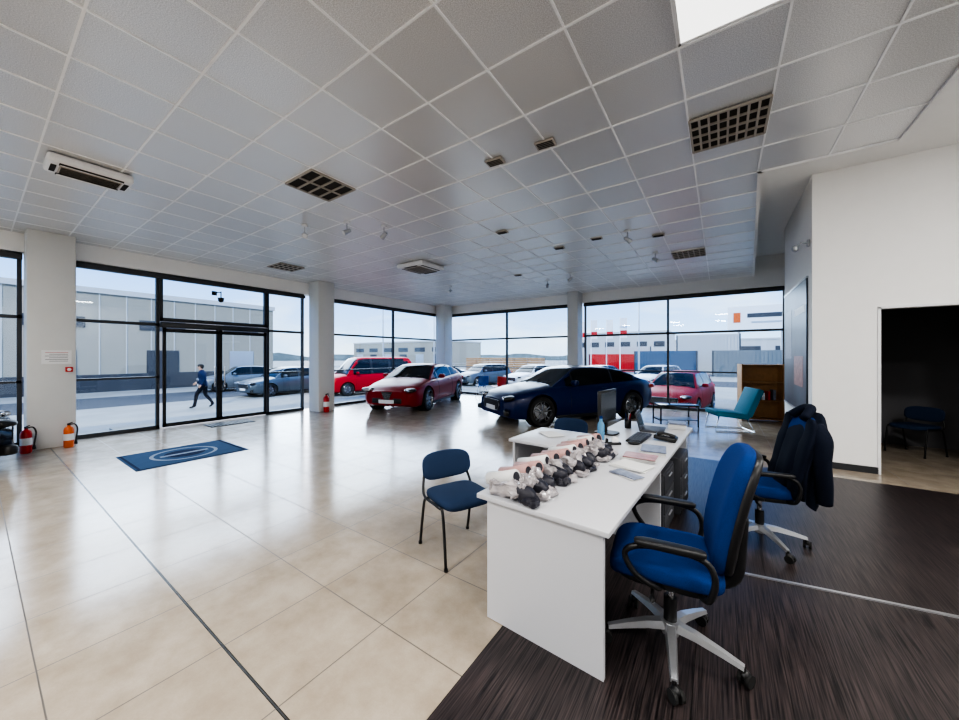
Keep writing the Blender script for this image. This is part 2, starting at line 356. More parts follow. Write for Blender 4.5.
# ------------------------------------------------------------------ furniture
def office_chair(x,y,rz,basert=0,sc=1.,zs=1.):
    b=B()
    def lean(p):
        z=p.z
        return Vector((p.x-.22*z-.25*z*z+.5*p.y*p.y, p.y*(1-.3*max(0,z)), z))
    b.sell((.03,0,.475),(.26,.25,.05),M_BLUE,.45,.38,nu=16,nv=40,deform=lambda p:Vector((p.x,p.y,p.z-(max(0,p.x-.12)**2)*1.2+.25*p.y*p.y)))
    b.sell((.03,0,.435),(.225,.22,.03),M_BLACK,.4,.4,nv=32)
    b.sell((-.25,0,.80),(.042,.225,.295),M_BLUE,.5,.5,nu=22,nv=36,deform=lean)
    b.sell((-.287,0,.79),(.03,.218,.285),M_BLACK,.5,.5,nu=22,nv=32,deform=lean)
    b.tube([(0,0,.41),(-.18,0,.40),(-.28,0,.45),(-.305,0,.6),(-.32,0,.75)],[.03,.03,.032,.028,.02],M_BLACK,smooth_n=5)
    b.box((0,0,.40),(.24,.16,.05),M_BLACK,bev=.015)
    b.tube([(.05,.08,.40),(.08,.2,.395),(.08,.27,.40)],.008,M_BLACK); b.sell((.08,.28,.40),(.012,.03,.012),M_BLACK)
    b.cyl((0,0,.40),(0,0,.24),.019,M_CHROME); b.cyl((0,0,.27),(0,0,.09),.032,M_BLACK)
    b.cyl((0,0,.15),(0,0,.08),.05,M_SILVER,.042)
    for k in range(5):
        a=basert+2*pi*k/5; R=Matrix.Rotation(a,4,'Z')
        vs=[];st=[(.02,.13,.030,.04),(.12,.125,.026,.034),(.23,.105,.021,.026),(.32,.085,.017,.018)]
        for r,z,w,h in st: vs+=[(r,-w,z-h/2),(r,w,z-h/2),(r,w*.7,z+h/2),(r,-w*.7,z+h/2)]
        fs=[[3,2,1,0],[12,13,14,15]]
        for i in range(3):
            for q in range(4): fs.append([i*4+q,i*4+(q+1)%4,i*4+4+(q+1)%4,i*4+4+q])
        b.add(vs,fs,M_SILVER,False,R)
        b.cyl((.315,0,.085),(.315,0,.05),.011,M_BLACK,M=R)
        C=R@Matrix.Translation((.32,0,.03))@Matrix.Rotation(.6*k,4,'Z')
        for s in (-1,1):
            b.cyl((.012,s*.009,0),(.012,s*.026,0),.029,M_RUB,M=C,seg=18)
        b.sell((.008,0,.018),(.026,.02,.022),M_BLACK,M=C,nu=8,nv=12)
    for s in (-1,1):
        b.tube([(-.12,s*.20,.425),(-.15,s*.28,.46),(-.17,s*.295,.56),(-.13,s*.295,.635),(0,s*.295,.655),(.14,s*.295,.64),(.20,s*.295,.59),(.15,s*.29,.50),(.06,s*.25,.44),(.04,s*.19,.425)],.014,M_BLACK,smooth_n=5)
        b.sell((.01,s*.295,.663),(.15,s*.032,.017),M_BLACK,.5,.5)
    o=b.obj('office_chair',(x,y,.006),rz); o.scale=(sc,sc,sc*zs); return o
C1=(-.225,2.17); office_chair(*C1,ang(-1,-.12),.35,1.02,1.02)
C2=(.28,3.86); H2=ang(-1,-.22); office_chair(*C2,H2,.6)
b=B(); M_JACK=mat('jacket_cloth',(.006,.009,.020),.9,noise_amt=.3,nscale=60,spec=.2)
ns=48;zs=np.linspace(1.13,.44,28)
vs=[];fs=[];nz_=len(zs)
for i,z in enumerate(zs):
    t=i/(nz_-1)
    w=.10+.17*min(1,(t*5)**.6) - .02*t; d=.012+.070*min(1,(t*4)**.7)+.03*t
    cx=-.25-.22*(z-.80)-.25*(z-.8)**2-.03
    for k in range(ns):
        a=2*pi*k/ns
        f=1+.10*math.sin(5*a+2*t)*t+.07*math.sin(11*a-3*t)*t+.08*noise.noise(Vector((math.cos(a)*2,math.sin(a)*2,t*4)))
        zz=z-(.05*math.sin(3*a+1) if i==nz_-1 else 0)
        vs.append((cx+d*f*math.cos(a)+.35*(w*math.sin(a))**2,w*f*sp_(math.sin(a),.8),zz))
for i in range(nz_-1):
    for k in range(ns): fs.append([i*ns+k,i*ns+(k+1)%ns,(i+1)*ns+(k+1)%ns,(i+1)*ns+k])
fs.append(list(range(ns))[::-1])
b.add(vs,fs,M_JACK,True)
for s in (-1,1):
    b.tube([(-.31,s*.18,1.04),(-.32,s*.25,.94),(-.31,s*.265,.78),(-.33,s*.25,.60),(-.34,s*.23,.46)],[.05,.06,.055,.05,.046],M_JACK,smooth_n=5,seg=14)
b.tube([(-.26,-.11,1.09),(-.32,-.06,1.15),(-.34,.0,1.165),(-.32,.06,1.15),(-.26,.11,1.09)],.034,M_JACK,smooth_n=4)
for s in (-1,1):
    b.sell((-.215,s*.20,.78),(.03,.075,.32),M_JACK,.6,.6,nu=18,nv=20,deform=lambda p:Vector((p.x-.22*p.z+.01*math.sin(p.z*22),p.y+.012*math.sin(p.z*17),p.z)))
b.obj('jacket',(*C2,.006),H2)

def visitor_chair(x,y,rz,seat=M_SLATE,z=0,name='visitor_chair'):
    b=B()
    b.sell((0,0,.455),(.225,.23,.035),seat,.5,.42,nu=12,nv=36,deform=lambda p:Vector((p.x,p.y,p.z-(max(0,p.x-.1)**2)*1.3)))
    b.sell((0,0,.435),(.21,.215,.022),M_BLACK,.4,.4)
    ln=lambda p:Vector((p.x-.2*p.z+.7*p.y*p.y,p.y,p.z))
    b.sell((-.245,0,.645),(.028,.235,.115),seat,.6,.6,nu=16,nv=32,deform=ln)
    b.sell((-.262,0,.645),(.02,.228,.11),M_BLACK,.6,.6,nu=14,nv=28,deform=ln)
    for s in (-1,1):
        b.tube([(.22,s*.235,.012),(.17,s*.235,.40),(.10,s*.235,.43),(-.15,s*.235,.43),(-.21,s*.225,.50),(-.255,s*.19,.64)],.0115,M_BLACK,smooth_n=5)
        b.tube([(-.10,s*.235,.43),(-.17,s*.235,.38),(-.25,s*.235,.012)],.0115,M_BLACK,smooth_n=4)
        for xx in (.22,-.25): b.cyl((xx,s*.235,.0),(xx,s*.235,.02),.015,M_BLACK)
    for xx in (.12,-.12): b.cyl((xx,-.235,.43),(xx,.235,.43),.01,M_BLACK)
    return b.obj(name,(x,y,z),rz)
visitor_chair(-1.79,2.30,ang(.92,-.38))
visitor_chair(-1.66,4.35,ang(-.05,-1))
visitor_chair(2.62,8.75,ang(-.7,-.7))
def shell_chair(x,y,rz,m):
    b=B()
    prof=[(.22,.44),(.1,.43),(-.1,.42),(-.19,.46),(-.23,.6),(-.25,.80)]
    P=catmull([Vector((p[0],0,p[1])) for p in prof],5); vs=[];fs=[];nw=11
    for p in P:
        for k in range(nw):
            t=-1+2*k/(nw-1); vs.append((p.x+.05*t*t*(1 if p.z>.5 else 0),t*.21,p.z+.035*t*t*(1 if p.z<.5 else .3)))
    n=len(P)
    for i in range(n-1):
        for k in range(nw-1): fs.append([i*nw+k,i*nw+k+1,(i+1)*nw+k+1,(i+1)*nw+k])
    b.add(vs,fs,m,True)
    for sx in (-1,1):
        for sy in (-1,1): b.cyl((sx*.1,sy*.1,.425),(sx*.2,sy*.2,0),.011,M_CHROME)
    b.cyl((-.1,-.1,.42),(.1,.1,.42),.01,M_CHROME); b.cyl((.1,-.1,.42),(-.1,.1,.42),.01,M_CHROME)
    o=b.obj('shell_chair',(x,y,0),rz,recalc=False)
    md=o.modifiers.new('Solid','SOLIDIFY'); md.thickness=.008
shell_chair(-7.75,11.45,-1.3,mat('blue_shell',(.02,.14,.45),.35)); shell_chair(-6.95,11.4,-1.7,mat('red_shell',(.6,.05,.03),.35))

RZ=-.055
b=B()
TZ=.75
def dbox(x0,x1,y0,y1,z0,z1,m,bev=0): b.box(((x0+x1)/2,(y0+y1)/2,(z0+z1)/2),(x1-x0,y1-y0,z1-z0),m,bev=bev)
dbox(0,.80,0,3.10,TZ-.028,TZ,M_DESK,.003)
dbox(.06,.765,.03,.055,0,TZ-.028,M_DESK)
dbox(.06,.745,1.52,1.545,0,TZ-.028,M_DESK)
dbox(.06,.745,3.03,3.055,0,TZ-.028,M_DESK)
dbox(.10,.12,.055,3.03,.28,TZ-.028,M_DESK)
dbox(-.62,.0,1.32,2.05,TZ-.028,TZ,M_DESK,.003)
dbox(-.60,-.575,1.37,2.0,0,TZ-.028,M_DESK)
dbox(-.575,.06,1.95,1.97,.30,TZ-.028,M_DESK)
desk=b.obj('office_desk',(-1.235,1.765,.006),RZ)
def drawer(x,y):
    b=B(); b.box((0,0,.29),(.42,.5,.56),M_DARKGR,bev=.005)
    for i in range(3):
        b.box((.213,0,.12+i*.175),(.012,.47,.165),M_DARKGR,bev=.003); b.box((.226,0,.16+i*.175),(.012,.14,.012),M_SILVER,bev=.003)
    for sx in(-1,1):
        for sy in (-1,1): b.cyl((sx*.17,sy*.2,.012),(sx*.17,sy*.2,-.0),.02,M_BLACK)
    b.obj('drawer_pedestal',(x,y,.006),RZ)
drawer(-.52,4.25); drawer(-.60,3.65)
Rd=Matrix.Rotation(RZ,4,'Z')
def D(x,y,z=.001):
    p=Rd@Vector((x,y,0)); return (p.x-1.235,p.y+1.765,.006+TZ+z)
def monitor(p,rz):
    b=B(); b.sell((0,0,.009),(.12,.11,.009),M_BLACK,.3,.6); b.box((-.02,0,.10),(.03,.07,.2),M_BLACK,bev=.008)
    b.box((0,0,.30),(.035,.46,.35),M_BLACK,bev=.01); b.box((-.025,0,.29),(.03,.3,.2),M_BLACK,bev=.012)
    b.box((.0185,0,.305),(.003,.42,.29),mat('screen_off',(.03,.035,.045),.2)); 
    return b.obj('computer_monitor',p,rz)
monitor(D(.10,2.18),ang(.97,-.12))
b=B(); b.box((0,0,.012),(.15,.44,.018),M_BLACK,bev=.005)
M_KEY=mat('key_caps',(.05,.05,.055),.5)
for i in range(5):
    for k in range(15): b.box((-.055+i*.027,-.195+k*.028,.024),(.021,.023,.008),M_KEY)
b.obj('keyboard',D(.44,2.12),RZ)
b=B(); b.sell((0,0,.017),(.055,.032,.016),M_BLACK,.8,.8); b.cyl((.02,-.004,.028),(.02,.004,.028),.008,M_DARKGR); b.obj('computer_mouse',D(.46,1.84),.2)
b=B(); b.box((0,0,.011),(.24,.34,.018),M_DARKGR,bev=.005); b.box((.02,0,.021),(.1,.29,.003),M_KEY); b.box((-.14,0,.11),(.012,.34,.2),M_DARKGR,rot=(0,-.25,0),bev=.004); b.box((-.132,0,.11),(.003,.31,.17),mat('screen_off'),rot=(0,-.25,0))
b.obj('laptop',D(.46,2.66),RZ+.1)
M_PAPER=mat('paper',(.66,.66,.65),.8,noise_amt=.02); M_PRINT=mat('printed_cover',(.18,.20,.26),.4,noise_amt=.8,nscale=25)
M_PRINT2=mat('printed_brochure',(.34,.17,.15),.35,noise_amt=.8,nscale=18)
def papers(p,rz,n,name='paper_stack',c=None,s=(.21,.297),j=.12,th=.004):
    b=B()
    for i in range(n):
        b.box((random.uniform(-.01,.01),random.uniform(-.01,.01),.004+i*th),(s[0],s[1],th*.9),c if (c and i>=n-2) else M_PAPER,rot=(0,0,random.uniform(-j,j)))
    b.obj(name,p,rz)
papers(D(.62,1.12),1.35,4,s=(.19,.25)); papers(D(.62,1.36),1.62,8,c=M_PRINT2,name='magazine_stack',s=(.18,.24)); papers(D(.665,1.64),.1,10,c=M_PRINT,name='magazine_stack',s=(.19,.25),j=.06)
papers(D(-.36,1.75),.8,2,s=(.19,.26)); papers(D(.66,2.95),.1,9,c=M_PRINT,name='magazine_stack',s=(.17,.2),j=.05,th=.008)
papers(D(.64,.90),1.1,3,c=M_PRINT,name='brochure_stack',s=(.10,.21),j=.3)
b=B(); b.lathe([(.0,.0),(.036,.0),(.04,.1),(.036,.1),(.033,.005),(0,.005)],M_BLACK); 
for i in range(5): b.cyl((.0,.0,.01),(.03*math.cos(i*1.3),.03*math.sin(i*1.3),.17),.004,[M_RED,M_WHITE,M_BLACK,M_BLUE,M_SILVER][i],seg=8)
b.obj('pen_holder',D(.20,2.62))
b=B(); b.box((0,0,.032),(.2,.16,.04),M_BLACK,rot=(0,.1,0),bev=.012); b.tube([(-.06,-.06,.070),(-.02,-.065,.083),(.04,-.065,.078),(.09,-.06,.058)],[.022,.013,.013,.02],M_BLACK,smooth_n=4)
for i in range(4):
    for k in range(3): b.box((-.03+i*.028,-.01+k*.028,.056-(-.03+i*.028)*.1),(.018,.018,.008),M_WHITE)
b.obj('telephone',D(.67,2.2),RZ)
b=B(); b.lathe([(0,0),(.033,0),(.035,.01),(.035,.15),(.015,.19),(.013,.22),(0,.22)],mat('bottle_blue',(.10,.25,.40),.1,noise_amt=.1)); b.cyl((0,0,.21),(0,0,.235),.016,M_BLUE); b.obj('water_bottle',D(.14,1.86))
b=B(); b.box((0,0,.012),(.15,.05,.024),M_BLACK,bev=.006); b.cyl((.02,-.012,.04),(.02,.012,.04),.034,M_WHITE); b.box((-.06,0,.04),(.02,.03,.04),M_BLACK,bev=.005); b.obj('tape_dispenser',D(.30,1.72),.7)
# wrapped packages along the desk edge
b=B(); M_WRAP=mat('clear_wrap',(.36,.335,.34),.10,noise_amt=.75,nscale=20,bump=.8,coat=.7); M_PINK=mat('pink_paper',(.44,.26,.24),.6,noise_amt=.25,nscale=25); M_DKITEM=mat('dark_fabric_item',(.018,.018,.028),.5,noise_amt=.4)
def crumple(sd,am,f1=16,f2=45):
    def f(p):
        n=noise.noise_vector(p*f1+Vector((sd,sd*1.7,0)))*am; return p+n+noise.noise_vector(p*f2+Vector((sd,0,0)))*am*.55
    return f
random.seed(3)
for i in range(11):
    y=.10+i*.132; x=.13+random.uniform(-.01,.02)+.004*i; a=random.uniform(-.35,.05)
    T=Matrix.Translation((x,y,0))@Matrix.Rotation(a,4,'Z')
    rr=.042
    b.tube([(-.14,.03,.050),(-.02,.03,.080),(.08,.03,.112)],[rr,rr,rr*1.05],M_PINK if i%3 else M_PAPER,seg=18,M=T)
    b.lathe([(0,0),(rr*.72,0.0)],M_DKITEM,M=T@Matrix.Translation((.084,.03,.113))@Matrix.Rotation(pi/2-.3,4,'Y'))
    b.sell((.14,-.02,.052),(.115,.044,.048),M_DKITEM,.8,.7,nu=12,nv=20,M=T,deform=crumple(i*3.1,.012),zmin=.003)
    b.sell((.06,-.040,.055),(.145,.036,.050),M_WRAP,.7,.6,nu=16,nv=26,M=T,deform=crumple(i*5.3,.030),smooth=False,zmin=.003,rot=(0,-.15,0))
    b.sell((.235,-.03,.024),(.050,.050,.022),M_WRAP if i%3 else M_DKITEM,.6,.6,nu=10,nv=18,M=T,deform=crumple(i*2.3,.022),smooth=False,zmin=.003)
b.obj('wrapped_package_pile',D(0,0),RZ)

b=B(); b.box((0,0,.49),(.85,.5,.012),mat('smoked_glass',(.10,.12,.13),.05),bev=.003)
for sx in (-1,1):
    for sy in (-1,1): b.box((sx*.40,sy*.22,.242),(.025,.025,.484),M_BLACK)
    b.box((sx*.40,0,.47),(.025,.44,.025),M_BLACK); b.box((sx*.40,0,.14),(.02,.44,.02),M_BLACK)
b.box((0,.22,.47),(.8,.025,.025),M_BLACK); b.box((0,-.22,.47),(.8,.025,.025),M_BLACK); b.box((0,0,.15),(.8,.42,.012),M_BLACK)
b.obj('coffee_table',(-.86,9.25,0),.5)
def lounge(x,y,rz):
    b=B()
    b.box((.05,0,.36),(.62,.62,.11),M_TEAL,rot=(0,-.10,0),bev=.03,seg=3)
    b.box((-.36,0,.62),(.11,.62,.62),M_TEAL,rot=(0,-.38,0),bev=.03,seg=3)
    for s in (-1,1):
        b.tube([(-.22,s*.27,.30),(-.36,s*.27,.015),(.36,s*.27,.015),(.30,s*.27,.33)],.013,M_CHROME)
    b.cyl((-.36,-.27,.015),(-.36,.27,.015),.013,M_CHROME); b.cyl((-.1,-.27,.29),(-.1,.27,.29),.012,M_CHROME); b.cyl((-.22,-.27,.30),(-.22,.27,.30),.012,M_CHROME)
    b.obj('lounge_chair',(x,y,0),rz)
lounge(.16,9.3,ang(-.9,-.35))
b=B(); 
for s in (-1,1): b.box((s*.42,0,.7),(.03,.3,1.4),M_WOODL)
for z in (.05,.5,.95,1.38): b.box((0,0,z),(.82,.3,.025),M_WOODL)
b.box((0,.14,.7),(.82,.012,1.36),M_WOODL)
for i in range(6): b.box((-.3+i*.11,-.02,.61+.02*(i%3)),(.05,.2,.17+.04*(i%3)),[M_WHITE,M_RED,M_PRINT][i%3])
b.obj('bookcase',(.82,11.1,0),ang(.9,.25))
M_POST=mat('poster_print',(.055,.075,.10),.35,noise_amt=.9,nscale=1.6)
b=B(); b.box((1.098,8.35,1.75),(.022,2.2,2.1),M_POST); b.box((1.098,8.35,2.81),(.03,2.24,.03),M_SILVER); b.box((1.098,8.35,.69),(.03,2.24,.03),M_SILVER)
b.box((1.086,7.9,1.35),(.003,.8,.5),M_PRINT2); b.box((1.086,8.9,2.0),(.003,.7,.9),M_PRINT); b.box((1.086,7.8,2.35),(.003,.9,.12),M_WHITE); b.obj('wall_poster')
b=B(); b.box((0,0,0),(.03,.08,.10),M_SILVER,bev=.005); b.tube([(0,0,0),(-.08,0,.02),(-.14,0,-.03)],.012,M_SILVER); b.sell((-.15,0,-.06),(.04,.04,.05),M_SILVER); b.obj('wall_lamp',(1.095,7.15,3.3))

def extinguisher(x,y,m=M_RED,h=.5):
    b=B(); s=h/.55
    prof=[(0,0),(.07,0),(.078,.02),(.078,.38),(.065,.43),(.03,.46),(.022,.49),(0,.49)]
    b.lathe([(r*s,z*s) for r,z in prof],m,M=None)
    b.box((0,0,.50*s),(.035,.035,.04),M_BLACK,bev=.006); b.box((.04,0,.53*s),(.11,.02,.012),M_BLACK,rot=(0,-.3,0)); b.box((.04,0,.505*s),(.1,.02,.01),M_BLACK)
    b.tube([(0,.02,.50*s),(0,.08,.49*s),(0,.11,.38*s),(0,.095,.2*s),(0,.09,.12*s)],.011,M_BLACK,smooth_n=4); b.cyl((0,.09,.14*s),(0,.09,.05*s),.014,M_BLACK,.024)
    b.lathe([(.0795*s,.16*s),(.0795*s,.30*s)],M_WHITE); b.obj('fire_extinguisher',(x,y,0),.3)
extinguisher(-9.42,.52,M_RED,.46); extinguisher(-9.42,.98,M_ORANGE,.44); extinguisher(-9.25,5.75,M_RED,.55)
b=B(); b.box((0,0,0),(.012,.34,.24),M_WHITE); 
for i in range(6): b.box((.007,.02*(i%2),.08-i*.03),(.002,.26-.05*(i%2),.007),M_RED if i==0 else M_DARKGR)
b.obj('notice_sign',(-9.588,.86,1.58))
b=B(); b.box((0,0,0),(.03,.09,.09),M_RED,bev=.008); b.cyl((.015,0,0),(.022,0,0),.025,M_WHITE); b.obj('fire_alarm_button',(-9.58,1.0,1.36))
M_MAT1=mat('mat_blue_grey',(.035,.080,.16),.9,noise_amt=.15,nscale=8,spec=.1); M_MAT2=mat('mat_dark_blue',(.010,.022,.065),.9,spec=.1); M_MAT3=mat('mat_light',(.25,.31,.40),.9,spec=.1)
b=B(); b.box((0,0,.003),(1.2,1.4,.006),M_MAT1)
def ring(b,r0,r1,z,m,sx=1,sy=1):
    vs=[];fs=[];n=48
    for r in (r0,r1):
        for k in range(n): vs.append((sx*r*math.cos(2*pi*k/n),sy*r*math.sin(2*pi*k/n),z))
    for k in range(n): fs.append([k,(k+1)%n,n+(k+1)%n,n+k])
    b.add(vs,fs,m)
ring(b,.38,.43,.0075,M_MAT3); ring(b,.06,.26,.0075,M_MAT2); b.box((0,0,.008),(.08,.62,.002),M_MAT3); 
for s in (-1,1): b.box((s*.57,0,.007),(.03,1.36,.002),M_MAT2); b.box((0,s*.66,.007),(1.1,.03,.002),M_MAT2)
b.obj('floor_mat',(-7.25,2.0,0))
b=B(); b.box((0,0,.006),(.5,.9,.012),M_RUB,bev=.004)
for i in range(12): b.box((0,-.4+i*.073,.013),(.46,.02,.004),M_BLACK)
b.obj('door_mat',(-9.6,3.5,0))

# ------------------------------------------------------------------ cars
M_CGLASS=mat('car_glass',(.006,.008,.010),.08,0,0,spec=.3); M_HEAD=mat('headlight',(.45,.48,.52),.08,.4,1.); M_TAIL=mat('tail_light',(.45,.01,.01),.15,0,1.)
M_RIM=mat('alloy_rim',(.30,.31,.33),.25,1.); M_PLATE=mat('number_plate',(.75,.75,.75),.5)
def sm(tab,s,h=.018):
    xs=[a for a,_ in tab]; ys=[c for _,c in tab]
    return float(np.mean(np.interp([s-h,s-h/2,s,s+h/2,s+h],xs,ys)))
STY={
'coupe':dict(L=4.45,W=1.84,H=1.35,top=[(0,.58),(.02,.66),(.06,.74),(.15,.83),(.28,.92),(.45,.93),(.7,.98),(.85,1.02),(.95,1.0),(.985,.94),(1,.84)],
 bot=[(0,.26),(.04,.18),(.1,.16),(.9,.17),(.96,.24),(1,.36)],wid=[(0,.64),(.015,.78),(.05,.90),(.12,.97),(.25,1),(.75,1),(.9,.96),(.97,.86),(1,.74)],
 roof=[(.26,0),(.43,.93),(.50,1),(.58,1),(.68,.92),(.78,.68),(.90,.0)],wh=(.19,.80),top_rng=(.435,.70),pill=[(.385,.40),(.66,.675)],side=(.345,.82),R=.34),
'sedan':dict(L=4.6,W=1.8,H=1.46,top=[(0,.62),(.02,.72),(.06,.80),(.15,.88),(.27,.96),(.5,.98),(.8,1.02),(.95,1.02),(.985,.96),(1,.84)],
 bot=[(0,.28),(.04,.20),(.1,.18),(.9,.19),(.96,.26),(1,.36)],wid=[(0,.66),(.015,.80),(.05,.91),(.12,.97),(.25,1),(.75,1),(.9,.97),(.97,.88),(1,.78)],
 roof=[(.25,0),(.38,.93),(.46,1),(.60,1),(.70,.93),(.86,.0)],wh=(.19,.80),top_rng=(.39,.70),pill=[(.52,.535),(.68,.70)],side=(.31,.80),R=.32),
'hatch':dict(L=4.1,W=1.76,H=1.48,top=[(0,.62),(.02,.72),(.07,.82),(.15,.90),(.27,.98),(.5,.99),(.8,1.04),(.95,1.05),(.99,1.0),(1,.9)],
 bot=[(0,.28),(.04,.20),(.1,.18),(.9,.19),(.96,.26),(1,.34)],wid=[(0,.68),(.015,.82),(.05,.92),(.12,.97),(.25,1),(.8,1),(.93,.96),(.98,.88),(1,.82)],
 roof=[(.24,0),(.38,.93),(.46,1),(.75,1),(.88,.92),(.97,.0)],wh=(.20,.81),top_rng=(.39,.88),pill=[(.53,.55),(.76,.78)],side=(.31,.90),R=.31),
'van':dict(L=4.9,W=1.95,H=2.0,top=[(0,.75),(.02,.88),(.07,.98),(.15,1.06),(.24,1.12),(.5,1.14),(.95,1.14),(1,1.1)],
 bot=[(0,.30),(.04,.22),(.1,.2),(.9,.22),(1,.3)],wid=[(0,.74),(.015,.86),(.05,.94),(.12,.98),(.25,1),(.9,1),(.985,.97),(1,.93)],
 roof=[(.18,0),(.31,.93),(.38,1),(.95,1),(.98,.9),(1,.6)],wh=(.18,.79),top_rng=(.32,1.0),pill=[(.45,.47),(.67,.69)],side=(.25,.93),R=.34)}
def car(name,kind,paint,loc,heading,z=0,shield=False,detail=True,plate=True):
    P=STY[kind]; L,W,H=P['L'],P['W'],P['H']; hw=W/2; R=P['R']
    def half(s):
        w=hw*sm(P['wid'],s); zt=sm(P['top'],s); zb=sm(P['bot'],s); h=zt-zb
        return [(0,zb),(.78*w,zb),(.93*w,zb+.06*h),(.975*w,zb+.22*h),(1.0*w,zb+.48*h),(.982*w,zb+.66*h),(.965*w,zb+.80*h),(.93*w,zb+.90*h),(.85*w,zb+.965*h),(.55*w,zt+.012),(0,zt+.028)]
    ns=64; st=[0,.004,.01,.018,.03]+[float(x) for x in np.linspace(.045,.955,ns)]+[.97,.982,.99,.996,1]
    bb=B(); vs=[];fs=[]
    for s in st:
        hp=half(s); ringp=hp+[(-y,z_) for y,z_ in hp[-2:0:-1]]
        for y,z_ in ringp: vs.append((L/2-s*L,y,z_))
    nr=len(ringp)
    for i in range(len(st)-1):
        for k in range(nr): fs.append([i*nr+k,i*nr+(k+1)%nr,(i+1)*nr+(k+1)%nr,(i+1)*nr+k])
    fs.append(list(range(nr))); fs.append(list(range((len(st)-1)*nr,len(st)*nr))[::-1])
    bb.add(vs,fs,paint,True)
    body=bb.obj('tmp_body'); cut=B()
    wx=[L/2-s*L for s in P['wh']]
    for x in wx:
        for sgn in (-1,1): cut.cyl((x,sgn*(hw+.2),R+.01),(x,sgn*(hw-.27),R+.01),R+.045,M_BLACK,seg=40)
    co=cut.obj('tmp_cut')
    bm=bmesh.new(); bm.from_mesh(co.data); bmesh.ops.remove_doubles(bm,verts=list(bm.verts),dist=1e-5); bmesh.ops.recalc_face_normals(bm,faces=list(bm.faces)); bm.to_mesh(co.data); bm.free()
    md=body.modifiers.new('cut','BOOLEAN'); md.operation='DIFFERENCE'; md.object=co; md.solver='EXACT'
    dg=bpy.context.evaluated_depsgraph_get(); me=body.evaluated_get(dg).to_mesh()
    b=B(); b.add([v.co.copy() for v in me.vertices],[list(p.vertices) for p in me.polygons],paint,True)
    body.evaluated_get(dg).to_mesh_clear()
    bpy.data.objects.remove(body); bpy.data.objects.remove(co)
    g0,g1=P['roof'][0][0],P['roof'][-1][0]
    gs=[float(x) for x in np.linspace(g0,g1,60)]; mh=H-sm(P['top'],.5)+.03
    vs=[];fs=[];ms=[]; 
    for s in gs:
        w=hw*sm(P['wid'],s); zb=sm(P['top'],s)-.03; fr=float(np.interp(s,[a for a,_ in P['roof']],[c for _,c in P['roof']]))
        fr2=np.mean([np.interp(s+d,[a for a,_ in P['roof']],[c for _,c in P['roof']]) for d in (-.02,-.01,0,.01,.02)]); fr=float(fr2) if g0+.02<s<g1-.02 else fr
        zr=zb+(H-zb)*fr; hh=max(zr-zb,.004); bw=.875*w; tw=bw-(bw-.64*w)*min(1,hh/mh)
        hp=[(bw,zb),(bw-(bw-tw)*.30,zb+.36*hh),(bw-(bw-tw)*.70,zb+.72*hh),(bw-(bw-tw)*.90,zb+.88*hh),(tw*.93,zb+.95*hh),(tw*.6,zb+.99*hh),(0,zr+.0)]
        rp=hp+[(-y,z_) for y,z_ in hp[-2::-1]]
        for y,z_ in rp: vs.append((L/2-s*L,y,z_))
    nr=len(rp); ng=len(gs)
    for i in range(ng-1):
        s=(gs[i]+gs[i+1])/2
        for k in range(nr-1):
            fs.append([i*nr+k,i*nr+k+1,(i+1)*nr+k+1,(i+1)*nr+k])
            kk=min(k,nr-2-k)
            if kk<=2:
                m=M_CGLASS if (P['side'][0]<s<P['side'][1]) else paint
                for a0,a1 in P['pill']:
                    if a0<s<a1: m=M_BLACK
                if kk==2 and (s<P['side'][0]+.05 or s>P['side'][1]-.05): m=paint
            elif kk==3: m=paint
            else: m=paint if P['top_rng'][0]<s<P['top_rng'][1] else M_CGLASS
            ms.append(m)
    fs.append(list(range(nr))); ms.append(M_CGLASS); fs.append(list(range((ng-1)*nr,ng*nr))[::-1]); ms.append(M_CGLASS)
    b.add(vs,fs,ms,True)
    for x in wx:
        for sgn in (-1,1):
            T=Matrix.Translation((x,sgn*(hw-.115),R))@Matrix.Rotation(-sgn*pi/2,4,'X')
            b.lathe([(R+.03,.08),(R+.03,-.14),(0,-.14)],M_BLACK,M=T)
            b.lathe([(R*.70,-.10),(R*.95,-.105),(R,-.08),(R,.08),(R*.955,.105),(R*.80,.112),(R*.72,.10)],M_RUB,seg=36,M=T)
            b.lathe([(R*.73,.10),(R*.70,.108),(R*.67,.09),(R*.66,.0),(0,.0)],M_RIM,seg=36,M=T)
            b.lathe([(R*.64,.01),(R*.64,.02),(0,.02)],M_BLACK,seg=36,M=T)
            b.lathe([(R*.5,.03),(R*.5,.035),(0,.035)],M_SILVER,seg=30,M=T)
            for k in range(10):
                a=2*pi*k/10+(.12 if k%2 else -.12); b.box((R*.36,0,.078),(R*.62,.028,.022),M_RIM,M=T@Matrix.Rotation(a,4,'Z'))
            b.cyl((0,0,.03),(0,0,.098),.05,M_RIM,.04,M=T)
    for s_,lo,hi in ((P['side'][0]+.02,.12,.93),(.64 if kind!='sedan' else .525,.12,.93)):
        hp=half(s_)
        for sgn in (-1,1): b.tube([(L/2-s_*L,sgn*(y+.001),z_) for y,z_ in hp[2:9]],.0045,M_BLACK,seg=6)
    for sgn in (-1,1):
        b.sell((L/2-.585*L,sgn*hw*.975,.82 if kind!='van' else .98),(.10,.018,.014),paint)
        mz=sm(P['top'],P['side'][0]+.03)+.05
        b.sell((L/2-(P['side'][0]+.03)*L,sgn*(hw+.06),mz),(.07,.10,.065),paint,.7,.7); b.box((L/2-(P['side'][0]+.035)*L-.02,sgn*(hw-.04),mz-.03),(.04,.12,.025),M_BLACK)
        b.box(((wx[0]+wx[1])/2,sgn*hw*.93,.20),(wx[0]-wx[1]-2*R-.1,.06,.07),M_BLACK,bev=.02)
    zf=sm(P['top'],0.01); 
